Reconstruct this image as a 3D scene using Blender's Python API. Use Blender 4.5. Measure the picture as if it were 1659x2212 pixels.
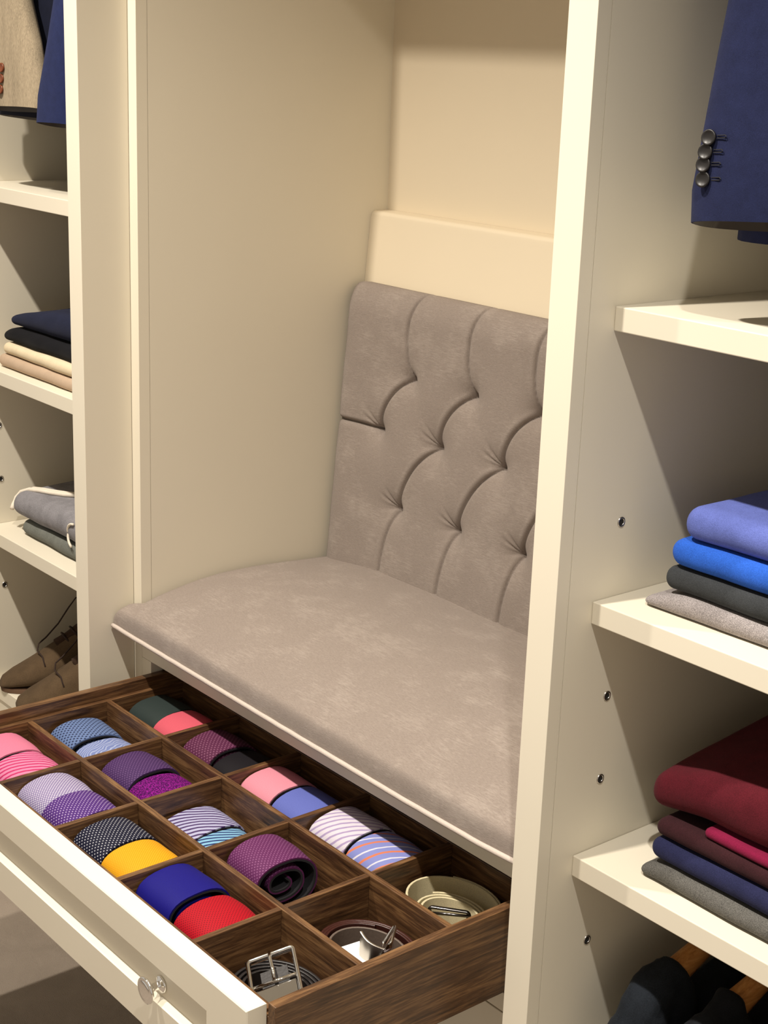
import bpy, bmesh, math, random
import numpy as np
from mathutils import Matrix, Vector, noise

random.seed(7)
for o in list(bpy.data.objects):
    bpy.data.objects.remove(o, do_unlink=True)
scene = bpy.context.scene
COL = scene.collection

# ------------------------------------------------------------------ camera
cam_d = bpy.data.cameras.new('camera')
cam = bpy.data.objects.new('camera', cam_d)
COL.objects.link(cam)
cam_d.sensor_fit = 'HORIZONTAL'
cam_d.sensor_width = 36.0
cam_d.lens = 72.5517
cam_d.clip_start = 0.05
RX = Vector((0.63214905, 0.77404896, 0.03515371))
RY = Vector((0.24110144, -0.15338066, -0.95830291))
RZ = Vector((-0.73638147, 0.61426589, -0.28358376))
m = Matrix.Identity(4)
for i in range(3):
    m[i][0] = RX[i]; m[i][1] = -RY[i]; m[i][2] = -RZ[i]
m[0][3], m[1][3], m[2][3] = 1.5933, -1.13, 1.33
cam.matrix_world = m
scene.camera = cam

# ------------------------------------------------------------------ world, lights, exposure
world = bpy.data.worlds.new('showroom_ambient')
scene.world = world
world.use_nodes = True
bg = world.node_tree.nodes['Background']
bg.inputs[0].default_value = (1.0, 0.90, 0.77, 1)
bg.inputs[1].default_value = 0.54

LIGHT_Y, LIGHT_Z = -0.678, 2.313
for lx, e, lc, cone in ((-0.49, 34, (1.0, 0.92, 0.81), 122), (0.38, 31, (1.0, 0.92, 0.81), 122), (1.25, 28, (1.0, 0.95, 0.88), 106)):
    ld = bpy.data.lights.new('ceiling_spot', 'SPOT')
    ld.energy = e * 4.1
    ld.color = lc
    ld.shadow_soft_size = 0.022
    ld.spot_size = math.radians(cone)
    ld.spot_blend = 1.0
    lo = bpy.data.objects.new('ceiling_spot', ld)
    COL.objects.link(lo)
    lo.location = (lx, LIGHT_Y, LIGHT_Z)
    lo.rotation_euler = (math.radians(4), 0, 0)

scene.view_settings.view_transform = 'Standard'
scene.view_settings.look = 'None'
scene.view_settings.exposure = 0.05
scene.view_settings.gamma = 1.0
scene.view_settings.use_curve_mapping = False


# ------------------------------------------------------------------ material helpers
def lin(c):
    c = c / 255.0
    return c / 12.92 if c <= 0.04045 else ((c + 0.055) / 1.055) ** 2.4


def rgb(r, g, b):
    return (lin(r), lin(g), lin(b), 1.0)


class NT:
    def __init__(self, name):
        self.mat = bpy.data.materials.new(name)
        self.mat.use_nodes = True
        self.t = self.mat.node_tree
        self.b = self.t.nodes['Principled BSDF']

    def n(self, kind, **kw):
        nd = self.t.nodes.new(kind)
        for k, v in kw.items():
            setattr(nd, k, v)
        return nd

    def link(self, a, b):
        self.t.links.new(a, b)

    def val(self, sock, v):
        if hasattr(v, 'is_output'):
            self.link(v, sock)
        else:
            sock.default_value = v

    def math(self, op, a, b=0.0, c=0.0):
        nd = self.n('ShaderNodeMath', operation=op)
        self.val(nd.inputs[0], a)
        self.val(nd.inputs[1], b)
        if len(nd.inputs) > 2:
            self.val(nd.inputs[2], c)
        return nd.outputs[0]

    def mix(self, f, a, b, blend='MIX'):
        nd = self.n('ShaderNodeMix', data_type='RGBA', blend_type=blend)
        self.val(nd.inputs['Factor'], f)
        self.val(nd.inputs[6], a)
        self.val(nd.inputs[7], b)
        return nd.outputs[2]

    def coords(self, which='Object', scale=(1, 1, 1), rot=(0, 0, 0)):
        tc = self.n('ShaderNodeTexCoord')
        mp = self.n('ShaderNodeMapping')
        mp.inputs['Scale'].default_value = scale
        mp.inputs['Rotation'].default_value = rot
        self.link(tc.outputs[which], mp.inputs['Vector'])
        return mp.outputs[0]

    def noise(self, vec, scale, detail=3.0, rough=0.5, dist=0.0):
        nd = self.n('ShaderNodeTexNoise')
        self.link(vec, nd.inputs['Vector'])
        nd.inputs['Scale'].default_value = scale
        nd.inputs['Detail'].default_value = detail
        nd.inputs['Roughness'].default_value = rough
        nd.inputs['Distortion'].default_value = dist
        return nd.outputs['Fac']

    def ramp(self, f, stops):
        nd = self.n('ShaderNodeValToRGB')
        e = nd.color_ramp.elements
        e[0].position, e[0].color = stops[0]
        e[1].position, e[1].color = stops[1]
        for p, c in stops[2:]:
            x = e.new(p); x.color = c
        self.link(f, nd.inputs[0])
        return nd.outputs[0]

    def bump(self, h, strength, dist=0.001):
        nd = self.n('ShaderNodeBump')
        nd.inputs['Strength'].default_value = strength
        nd.inputs['Distance'].default_value = dist
        self.link(h, nd.inputs['Height'])
        self.link(nd.outputs[0], self.b.inputs['Normal'])

    def set(self, **kw):
        for k, v in kw.items():
            self.val(self.b.inputs[k.replace('_', ' ')], v)


def mat_paint(name, col, rough=0.45, bump=0.04):
    t = NT(name)
    v = t.coords()
    f = t.noise(v, 6.0, 2)
    c2 = tuple(x * 0.96 for x in col[:3]) + (1,)
    t.set(Base_Color=t.mix(f, c2, col), Roughness=rough)
    t.b.inputs['Specular IOR Level'].default_value = 0.35
    t.bump(t.noise(v, 900.0, 1), bump, 0.0004)
    return t.mat


def mat_plain(name, col, rough=0.5, metallic=0.0):
    t = NT(name)
    f = t.noise(t.coords(), 40.0, 2)
    t.set(Base_Color=t.mix(f, tuple(x * 0.9 for x in col[:3]) + (1,), col), Roughness=rough, Metallic=metallic)
    return t.mat


def mat_walnut(name, axis, dark, midc, light):
    t = NT(name)
    sc = [26.0, 26.0, 26.0]
    sc['XYZ'.index(axis)] = 1.6
    v = t.coords(scale=sc)
    oi = t.n('ShaderNodeObjectInfo')
    add = t.n('ShaderNodeVectorMath', operation='ADD')
    mul = t.n('ShaderNodeVectorMath', operation='SCALE')
    cmb = t.n('ShaderNodeCombineXYZ')
    for i in range(3):
        t.link(oi.outputs['Random'], cmb.inputs[i])
    t.link(cmb.outputs[0], mul.inputs[0]); mul.inputs['Scale'].default_value = 37.0
    t.link(v, add.inputs[0]); t.link(mul.outputs[0], add.inputs[1])
    f1 = t.noise(add.outputs[0], 3.4, 6, 0.66, 1.4)
    f2 = t.noise(add.outputs[0], 17.0, 3, 0.6, 0.2)
    f = t.math('ADD', t.math('MULTIPLY', f1, 0.68), t.math('MULTIPLY', f2, 0.32))
    t.set(Base_Color=t.ramp(f, [(0.36, dark), (0.63, light), (0.49, midc)]), Roughness=0.36)
    t.b.inputs['Specular IOR Level'].default_value = 0.5
    t.bump(f2, 0.12, 0.0005)
    return t.mat


def mat_fabric(name, col, var=0.75, fine=900.0, mottle=0.25, bump=0.5, stretch=(1, 1, 1), sheen=0.02, rough=0.95):
    """wool / knit: fine speckle plus soft mottling"""
    t = NT(name)
    v = t.coords(scale=stretch)
    f1 = t.noise(v, fine, 2, 0.7)
    f2 = t.noise(v, fine / 22.0, 3, 0.6)
    dk = tuple(x * var for x in col[:3]) + (1,)
    lt = tuple(min(1, x * (2 - var)) for x in col[:3]) + (1,)
    f = t.math('ADD', t.math('MULTIPLY', f1, 1 - mottle), t.math('MULTIPLY', f2, mottle))
    t.set(Base_Color=t.ramp(f, [(0.36, dk), (0.64, lt)]), Roughness=rough)
    t.b.inputs['Sheen Weight'].default_value = sheen
    t.b.inputs['Specular IOR Level'].default_value = 0.15
    t.bump(f1, bump, 0.0007)
    return t.mat


def uv_axes(t):
    tc = t.n('ShaderNodeTexCoord')
    sp = t.n('ShaderNodeSeparateXYZ')
    t.link(tc.outputs['UV'], sp.inputs[0])
    return sp.outputs[0], sp.outputs[1], tc.outputs['UV']


def tie_base(t, color, rough, bumpscale=1400.0, bump=0.25, sheen=0.02):
    u, v, uv = uv_axes(t)
    t.set(Base_Color=color, Roughness=rough)
    t.b.inputs['Sheen Weight'].default_value = sheen
    t.b.inputs['Specular IOR Level'].default_value = 0.2
    nd = t.n('ShaderNodeTexNoise')
    t.link(uv, nd.inputs['Vector']); nd.inputs['Scale'].default_value = bumpscale
    t.bump(nd.outputs['Fac'], bump, 0.0006)


def mat_tie_plain(name, col, var=0.85, rough=0.65):
    t = NT(name)
    u, v, uv = uv_axes(t)
    nd = t.n('ShaderNodeTexNoise')
    t.link(uv, nd.inputs['Vector']); nd.inputs['Scale'].default_value = 700.0
    c = t.mix(nd.outputs['Fac'], tuple(x * var for x in col[:3]) + (1,), tuple(min(1, x * (2 - var)) for x in col[:3]) + (1,))
    tie_base(t, c, rough)
    return t.mat


def mat_tie_dots(name, ground, dot, period, thresh, rough=0.65, ang=0.0):
    t = NT(name)
    u, v, uv = uv_axes(t)
    ca, sa = math.cos(ang), math.sin(ang)
    a = t.math('ADD', t.math('MULTIPLY', u, ca), t.math('MULTIPLY', v, sa))
    b = t.math('SUBTRACT', t.math('MULTIPLY', v, ca), t.math('MULTIPLY', u, sa))
    k = math.pi / period
    s = t.math('MULTIPLY', t.math('SINE', t.math('MULTIPLY', a, k)), t.math('SINE', t.math('MULTIPLY', b, k)))
    f = t.n('ShaderNodeMapRange')
    t.link(s, f.inputs[0]); f.inputs[1].default_value = thresh - 0.12; f.inputs[2].default_value = thresh + 0.12
    tie_base(t, t.mix(f.outputs[0], ground, dot), rough)
    return t.mat


def mat_tie_stripes(name, ground, stripe, period, duty, ang, wav=0.0, second=None, rough=0.6):
    t = NT(name)
    u, v, uv = uv_axes(t)
    nd = t.n('ShaderNodeTexNoise')
    t.link(uv, nd.inputs['Vector']); nd.inputs['Scale'].default_value = 22.0
    a = t.math('ADD', t.math('MULTIPLY', u, math.cos(ang)), t.math('MULTIPLY', v, math.sin(ang)))
    a = t.math('ADD', a, t.math('MULTIPLY', nd.outputs['Fac'], wav))
    fr = t.math('FRACT', t.math('DIVIDE', a, period))
    d = t.math('ABSOLUTE', t.math('SUBTRACT', fr, 0.5))
    f = t.n('ShaderNodeMapRange')
    t.link(d, f.inputs[0]); f.inputs[1].default_value = duty / 2 + 0.03; f.inputs[2].default_value = duty / 2 - 0.03
    c = t.mix(f.outputs[0], ground, stripe)
    if second is not None:
        fr2 = t.math('FRACT', t.math('ADD', t.math('DIVIDE', a, period), 0.45))
        d2 = t.math('ABSOLUTE', t.math('SUBTRACT', fr2, 0.5))
        f2 = t.n('ShaderNodeMapRange')
        t.link(d2, f2.inputs[0]); f2.inputs[1].default_value = duty / 3.2 + 0.02; f2.inputs[2].default_value = duty / 3.2 - 0.02
        c = t.mix(f2.outputs[0], c, second)
    tie_base(t, c, rough)
    return t.mat


def mat_tie_knit(name, a_col, b_col, scale=520.0):
    t = NT(name)
    u, v, uv = uv_axes(t)
    vo = t.n('ShaderNodeTexVoronoi')
    t.link(uv, vo.inputs['Vector']); vo.inputs['Scale'].default_value = scale
    c = t.ramp(vo.outputs['Distance'], [(0.25, a_col), (0.6, b_col)])
    t.set(Base_Color=c, Roughness=0.85)
    t.b.inputs['Specular IOR Level'].default_value = 0.15
    t.bump(vo.outputs['Distance'], 0.7, 0.0009)
    return t.mat


CREAM = mat_paint('cream_lacquer', rgb(226, 218, 199))
CREAM_UP = mat_paint('cream_painted_backrest', rgb(220, 206, 180), 0.55)
WAL = {a: mat_walnut('walnut_' + a, a, rgb(48, 31, 19), rgb(86, 59, 37), rgb(128, 95, 62)) for a in 'XYZ'}
WOOD_LT = mat_walnut('hanger_wood', 'Y', rgb(140, 88, 40), rgb(176, 118, 60), rgb(200, 145, 84))
CHROME = mat_plain('polished_chrome', (0.86, 0.85, 0.83, 1), 0.07, 1.0)
GUN = mat_plain('dark_nickel', (0.16, 0.15, 0.15, 1), 0.22, 1.0)
HOLE = mat_plain('socket_hole', (0.012, 0.01, 0.008, 1), 0.9)


def mat_upholstery():
    t = NT('taupe_chenille')
    v = t.coords(scale=(1, 1, 1))
    vs = t.coords(scale=(0.14, 1, 1.6))
    weave = t.noise(vs, 1500.0, 2, 0.7)
    fleck = t.noise(vs, 420.0, 3, 0.7)
    soft = t.noise(v, 16.0, 4, 0.6)
    base = t.mix(weave, rgb(106, 95, 87), rgb(158, 146, 137))
    blotch = t.ramp(t.math('ADD', t.math('MULTIPLY', fleck, 0.5), t.math('MULTIPLY', soft, 0.5)),
                    [(0.50, (0, 0, 0, 1)), (0.68, (1, 1, 1, 1))])
    sp = t.n('ShaderNodeSeparateColor'); t.link(blotch, sp.inputs[0])
    c = t.mix(t.math('MULTIPLY', sp.outputs[0], 0.36), base, rgb(180, 169, 159))
    t.set(Base_Color=c, Roughness=0.95)
    t.b.inputs['Sheen Weight'].default_value = 0.08
    t.b.inputs['Sheen Roughness'].default_value = 0.6
    t.b.inputs['Specular IOR Level'].default_value = 0.1
    t.bump(weave, 0.5, 0.0008)
    return t.mat


UPH = mat_upholstery()
WELT = mat_fabric('pale_welt_fabric', rgb(190, 178, 168), 0.9, 1200)


def mat_carpet():
    t = NT('taupe_carpet')
    v = t.coords()
    pile = t.noise(v, 700.0, 2, 0.7)
    marks = t.noise(v, 9.0, 3, 0.55, 1.6)
    a = t.mix(pile, rgb(132, 119, 107), rgb(176, 164, 151))
    c = t.mix(t.math('MULTIPLY', t.math('SUBTRACT', marks, 0.35), 0.9), a, rgb(182, 168, 154))
    t.set(Base_Color=c, Roughness=1.0)
    t.b.inputs['Specular IOR Level'].default_value = 0.05
    t.bump(pile, 0.8, 0.003)
    return t.mat


CARPET = mat_carpet()


# ------------------------------------------------------------------ object helpers
def tag(o, label=None, cat=None, group=None, kind=None):
    if label: o['label'] = label
    if cat: o['category'] = cat
    if group: o['group'] = group
    if kind: o['kind'] = kind
    return o


def thing(name, loc, label, cat, group=None):
    o = bpy.data.objects.new(name, None)
    COL.objects.link(o)
    o.location = loc
    o.empty_display_size = 0.05
    return tag(o, label, cat, group)


def world_off(p):
    v = Vector((0, 0, 0))
    while p is not None:
        v += p.location
        p = p.parent
    return v


def add(name, bm, material, parent=None, smooth=False, recentre=False, autosmooth=None):
    """link a bmesh (world coordinates) as one mesh object"""
    me = bpy.data.meshes.new(name)
    bmesh.ops.recalc_face_normals(bm, faces=bm.faces[:])
    loc = Vector((0, 0, 0))
    if recentre:
        xs = [v.co.x for v in bm.verts]; ys = [v.co.y for v in bm.verts]; zs = [v.co.z for v in bm.verts]
        loc = Vector(((min(xs) + max(xs)) / 2, (min(ys) + max(ys)) / 2, min(zs)))
        bmesh.ops.translate(bm, verts=bm.verts[:], vec=-loc)
    bm.to_mesh(me)
    bm.free()
    mats = material if isinstance(material, (list, tuple)) else [material]
    for mm in mats:
        me.materials.append(mm)
    if smooth:
        for p in me.polygons:
            p.use_smooth = True
    if autosmooth:
        me.set_sharp_from_angle(angle=math.radians(autosmooth))
    o = bpy.data.objects.new(name, me)
    COL.objects.link(o)
    o.location = loc
    if parent is not None:
        o.parent = parent
        o.location = loc - world_off(parent)
    return o


def bm_box(bm, x0, x1, y0, y1, z0, z1, bevel=0.0, seg=2):
    r = bmesh.ops.create_cube(bm, size=1.0)
    vs = r['verts']
    for v in vs:
        v.co = Vector((x0 + (v.co.x + .5) * (x1 - x0), y0 + (v.co.y + .5) * (y1 - y0), z0 + (v.co.z + .5) * (z1 - z0)))
    if bevel > 0:
        es = set(e for v in vs for e in v.link_edges)
        bmesh.ops.bevel(bm, geom=list(es), offset=bevel, segments=seg, profile=0.5, affect='EDGES')


def box(name, x0, x1, y0, y1, z0, z1, material, parent=None, bevel=0.0008, **kw):
    bm = bmesh.new()
    bm_box(bm, x0, x1, y0, y1, z0, z1, bevel)
    return add(name, bm, material, parent, **kw)


def bm_tube(bm, pts, r, seg=8, closed=False, flat=None):
    """sweep a circle (or ellipse flat=(ra, rb)) along points"""
    pts = [Vector(p) for p in pts]
    n = len(pts)
    rings = []
    up = Vector((0, 0, 1))
    for i, p in enumerate(pts):
        if closed:
            d = pts[(i + 1) % n] - pts[i - 1]
        else:
            d = pts[min(i + 1, n - 1)] - pts[max(i - 1, 0)]
        d.normalize()
        a = d.cross(up)
        if a.length < 1e-3:
            a = d.cross(Vector((1, 0, 0)))
        a.normalize()
        b = a.cross(d)
        ra, rb = flat if flat else (r, r)
        rings.append([bm.verts.new(p + a * ra * math.cos(2 * math.pi * k / seg) + b * rb * math.sin(2 * math.pi * k / seg)) for k in range(seg)])
    rng = n if closed else n - 1
    for i in range(rng):
        A, B = rings[i], rings[(i + 1) % n]
        for k in range(seg):
            bm.faces.new((A[k], A[(k + 1) % seg], B[(k + 1) % seg], B[k]))
    if not closed:
        bm.faces.new(rings[0][::-1]); bm.faces.new(rings[-1])


def bm_loft(bm, rings, cap0=True, cap1=True):
    V = [[bm.verts.new(p) for p in r] for r in rings]
    k = len(V[0])
    for A, B in zip(V, V[1:]):
        for i in range(k):
            bm.faces.new((A[i], A[(i + 1) % k], B[(i + 1) % k], B[i]))
    if cap0: bm.faces.new(V[0][::-1])
    if cap1: bm.faces.new(V[-1])
    return V


def bm_lathe(bm, prof, origin, axis, seg=32):
    """prof: list of (radius, distance along axis)"""
    axis = Vector(axis).normalized()
    a = axis.orthogonal().normalized(); b = axis.cross(a)
    o = Vector(origin)
    rings = [[o + axis * h + (a * math.cos(2 * math.pi * k / seg) + b * math.sin(2 * math.pi * k / seg)) * r for k in range(seg)] for r, h in prof]
    bm_loft(bm, rings)


def nz(x, y, z=0.0, s=1.0):
    return noise.noise(Vector((x * s, y * s, z * s)))


def interp(tab, x):
    if x <= tab[0][0]: return tab[0][1]
    for (a, fa), (b, fb) in zip(tab, tab[1:]):
        if x <= b:
            t = (x - a) / (b - a)
            t = t * t * (3 - 2 * t) if False else t
            return fa + (fb - fa) * t
    return tab[-1][1]


# ------------------------------------------------------------------ the setting
ZF = -0.130      # floor level
tag(box('floor', -2.6, 3.2, -3.4, 0.62, ZF - 0.05, ZF, CARPET, bevel=0), kind='structure')
tag(box('ceiling', -2.6, 3.2, -3.4, 0.62, 2.42, 2.47, mat_paint('white_ceiling', rgb(225, 220, 208)), bevel=0), kind='structure')
tag(box('wall_back', -2.6, 3.2, 0.62, 0.70, ZF, 2.42, mat_paint('plaster_wall', rgb(205, 192, 168)), bevel=0), kind='structure')

TOP = 2.20
XI = 0.4656      # alcove inner half width
XA = 0.4890      # alcove outer / post inner
XO = 0.5277      # post outer = bay side panel face
BAYX = 0.984     # far side of each bay
SHELF_Z = (1.0916, 0.7712, 0.4650, 0.1550)
SOCKETS = (0.8550, 0.6522, 0.5504, 0.3428)


def ring_socket(parent, x, y, z):
    bm = bmesh.new()
    N = 20
    prof = [(0.0033, -0.0020), (0.0036, 0.0006), (0.0047, 0.0014), (0.0058, 0.0007), (0.0060, -0.0005)]
    rings = [[Vector((x + h, y + r * math.cos(2 * math.pi * k / N), z + r * math.sin(2 * math.pi * k / N))) for k in range(N)] for r, h in prof]
    bm_loft(bm, rings, cap0=False, cap1=False)
    o = add('socket_ring', bm, mat_ring, parent, smooth=True)
    o['label'] = 'small nickel ring around a dark shelf pin hole'
    bm = bmesh.new()
    rings = [[Vector((x + 0.0003, y + 0.0037 * math.cos(2 * math.pi * k / N), z + 0.0037 * math.sin(2 * math.pi * k / N))) for k in range(N)],
             [Vector((x + 0.0001, y + 0.0037 * math.cos(2 * math.pi * k / N), z + 0.0037 * math.sin(2 * math.pi * k / N))) for k in range(N)]]
    bm_loft(bm, rings)
    add('pin_hole', bm, HOLE, parent)


mat_ring = mat_plain('nickel_ring', (0.50, 0.47, 0.43, 1), 0.3, 1.0)


def bay(sign, label):
    """open shelving bay; sign -1 is the one beyond the alcove, +1 the near one"""
    xi, xo = (XO, BAYX) if sign > 0 else (-XO, -BAYX)
    x0, x1 = min(xi, xo), max(xi, xo)
    root = thing('wardrobe_bay', ((x0 + x1) / 2, 0.3, ZF), label, 'wardrobe')
    # face posts, 39 mm wide, with their side panels behind a fine joint line
    pa0, pa1 = (XA, XO) if sign > 0 else (-XO, -XA)
    yj = 0.0190 if sign > 0 else 0.0826
    box('face_post', pa0, pa1, 0.0, yj, ZF, TOP, CREAM, root, 0.0004)
    box('side_panel', pa0, pa1, yj + 0.0006, 0.59, ZF, TOP, CREAM, root, 0)
    pb0, pb1 = (xo, xo + 0.039) if sign > 0 else (xo - 0.039, xo)
    box('face_post', pb0, pb1, 0.0, 0.0190, ZF, TOP, CREAM, root, 0.0012)
    sp = box('side_panel', pb0, pb1, 0.0196, 0.59, ZF, TOP, CREAM, root, 0.0006)
    box('back_panel', x0, x1, 0.575, 0.59, ZF, TOP, CREAM, root, 0)
    box('top_panel', x0, x1, 0.0, 0.575, TOP - 0.03, TOP, CREAM, root)
    for z in SHELF_Z:
        box('shelf', x0 + 0.0004, x1 - 0.0004, 0.0565, 0.575, z - 0.0255, z, CREAM, root, 0.0011)
    box('plinth', x0, x1, 0.06, 0.08, ZF, 0.128, CREAM, root)
    xs = x0
    par = root
    for z in SOCKETS:
        ring_socket(par, xs, 0.0925, z)
    bm = bmesh.new()
    bm_tube(bm, [(x0, 0.31, 1.99), (x1, 0.31, 1.99)], 0.0125, 16)
    add('hanging_rail', bm, CHROME, root, smooth=True)
    return root


bay(-1, 'cream open wardrobe bay left of the alcove with beige and navy jackets above shelves')
rb = bay(1, 'cream open wardrobe bay on the right holding blue and burgundy sweaters')
bm = bmesh.new()
bm_tube(bm, [(XO, 0.31, 0.385), (BAYX, 0.31, 0.385)], 0.010, 14)
add('hanging_rail', bm, CHROME, rb, smooth=True)

# ------------------------------------------------------------------ alcove with bench and drawer
alc = thing('alcove_cabinet', (0, 0.33, ZF), 'cream seating alcove with sloped backrest and open walnut drawer', 'cabinet')
YS = 0.083
for s in (-1, 1):
    a, b = sorted((s * XI, s * (XA - 0.0003)))
    box('face_strip', a, b, YS, YS + 0.019, ZF, 1.75, CREAM, alc, 0.0004)
    box('side_panel', a, b, YS + 0.0196, 0.59, ZF, 1.75, CREAM, alc, 0)
box('back_panel', -XI, XI, 0.5706, 0.59, ZF, 1.75, CREAM_UP, alc, 0)
box('soffit', -XI, XI, YS, 0.5706, 1.715, 1.75, CREAM, alc)
box('overhead_panel', -XA, XA, YS, YS + 0.02, 1.7505, TOP, CREAM, alc)
# sloped backrest board with eased top edge
bm = bmesh.new()
prof = [(0.570, 0.40), (0.4795, 0.40)]
zt = 1.0765
yt = 0.5352
R_ = 0.009
prof.append((yt - 0.083 * 0.012, zt - 0.012))
for k in range(7):
    a = math.pi - k * (math.pi / 2) / 6
    prof.append((yt + R_ + R_ * math.cos(a), zt - R_ + R_ * math.sin(a)))
prof.append((0.570, zt + 0.0005))
bm_loft(bm, [[Vector((x, y, z)) for y, z in prof] for x in (-XI + 0.0003, XI - 0.0003)])
add('backrest_board', bm, CREAM_UP, alc, smooth=True, autosmooth=35)
# bench face frame
OPX = 0.437
OZ0, OZ1 = 0.2095, 0.371
box('top_rail', -XI + 0.0003, XI - 0.0003, YS, YS + 0.022, OZ1, 0.4235, CREAM, alc)
for s in (-1, 1):
    a, b = sorted((s * OPX, s * (XI - 0.0003)))
    box('bench_stile', a, b, YS, YS + 0.022, ZF, OZ1 - 0.0003, CREAM, alc, 0.0005)
box('bottom_rail', -OPX + 0.0003, OPX - 0.0003, YS, YS + 0.022, 0.1825, OZ0, CREAM, alc)
box('lower_panel', -OPX + 0.0003, OPX - 0.0003, YS + 0.0005, YS + 0.022, ZF + 0.06, 0.1800, CREAM, alc)
box('kick_board', -OPX + 0.0003, OPX - 0.0003, YS + 0.010, YS + 0.022, ZF, ZF + 0.0595, CREAM, alc)
box('bench_board', -XI + 0.0003, XI - 0.0003, YS + 0.0225, 0.47, 0.4100, 0.4260, CREAM, alc)
box('cavity_floor', -OPX, OPX, YS + 0.023, 0.56, 0.195, 0.2080, WAL['X'], alc, 0)

# drawer: walnut box (one mesh), parts below it
DX = 0.4350
DF0, DF1 = -0.3147, -0.2890
DZ0, DZ1 = 0.2365, 0.3530
T = 0.0135
BACK = 0.150
bm = bmesh.new()
bm_box(bm, -DX + 0.0, -DX + T, DF1 + 0.0003, BACK, DZ0, DZ1, 0.0008)
drawer = add('drawer', bm, WAL['Y'], alc)
drawer['label'] = 'pulled-out walnut drawer with divided tie tray'
box('drawer_side', DX - T, DX, DF1 + 0.0003, BACK, DZ0, DZ1, WAL['Y'], drawer)
box('drawer_back', -DX + T, DX - T, BACK - 0.0135, BACK, DZ0, DZ1 - 0.012, WAL['X'], drawer)
box('drawer_base', -DX + T, DX - T, DF1 + 0.0003, BACK - 0.0135, DZ0 + 0.006, DZ0 + 0.012, WAL['X'], drawer, 0)
TZ0, TZ1 = DZ0 + 0.0122, 0.3345     # tray
TX = DX - T - 0.0004
TY0, TY1 = DF1 + 0.0008, BACK - 0.0140
TW = 0.0085
box('tray_rim', -TX, -TX + TW, TY0, TY1, TZ0, TZ1, WAL['Y'], drawer)
box('tray_rim', TX - TW, TX, TY0, TY1, TZ0, TZ1, WAL['Y'], drawer)
box('tray_rim', -TX + TW, TX - TW, TY0, TY0 + 0.0125, TZ0, TZ1 + 0.004, WAL['X'], drawer)
box('tray_rim', -TX + TW, TX - TW, TY1 - TW, TY1, TZ0, TZ1, WAL['X'], drawer)
DIV_X = (-0.2510, -0.0895, 0.0740, 0.2480)
DIV_Y = (-0.1450, -0.0085)
for y in DIV_Y:
    box('tray_divider', -TX + TW, TX - TW, y - TW / 2, y + TW / 2, TZ0, TZ1 - 0.0004, WAL['X'], drawer)
yr = [TY0 + 0.0125] + [y for d in DIV_Y for y in (d - TW / 2, d + TW / 2)] + [TY1 - TW]
for x in DIV_X:
    for k in range(3):
        box('tray_divider', x - TW / 2, x + TW / 2, yr[2 * k], yr[2 * k + 1], TZ0, TZ1 - 0.0008, WAL['Y'], drawer)

# drawer front: frame with bevelled recess (one mesh) + knob
bm = bmesh.new()
FX0, FX1, FZ0, FZ1 = -0.4190, 0.4190, 0.2130, 0.3500
rw, depth, bev = 0.0415, 0.0085, 0.0060
def fr(x0, x1, z0, z1, y):
    return [Vector((x0, y, z0)), Vector((x1, y, z0)), Vector((x1, y, z1)), Vector((x0, y, z1))]
e = 0.0015
ix = 0.078
rings = [fr(FX0, FX1, FZ0, FZ1, DF1), fr(FX0, FX1, FZ0, FZ1, DF0 + e),
         fr(FX0 + e, FX1 - e, FZ0 + e, FZ1 - e, DF0),
         fr(FX0 + ix, FX1 - ix, FZ0 + 0.0470, FZ1 - rw, DF0),
         fr(FX0 + ix + 0.001, FX1 - ix - 0.001, FZ0 + 0.0480, FZ1 - rw - 0.001, DF0 + 0.0020),
         fr(FX0 + ix + bev, FX1 - ix - bev, FZ0 + 0.0470 + bev, FZ1 - rw - bev, DF0 + depth)]
bm_loft(bm, rings)
dfront = add('drawer_front', bm, CREAM, drawer)
dfront['label'] = 'cream recessed-panel drawer front'
bm = bmesh.new()
KX, KZ, KY = 0.2331, 0.2815, DF0 + depth
prof = [(0.0001, 0), (0.0105, 0.0), (0.0110, 0.0015), (0.0096, 0.0030), (0.0070, 0.0040), (0.0050, 0.0070), (0.0046, 0.0120),
        (0.0060, 0.0160), (0.0110, 0.0185), (0.0150, 0.0195), (0.0164, 0.0212), (0.0160, 0.0232), (0.0142, 0.0240), (0.0132, 0.0233),
        (0.0124, 0.0240), (0.0080, 0.0252), (0.0001, 0.0257)]
bm_lathe(bm, prof, (KX, KY, KZ), (0, -1, 0), 40)
kn = add('knob', bm, CHROME, drawer, smooth=True)
kn['label'] = 'round polished chrome knob'


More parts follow.
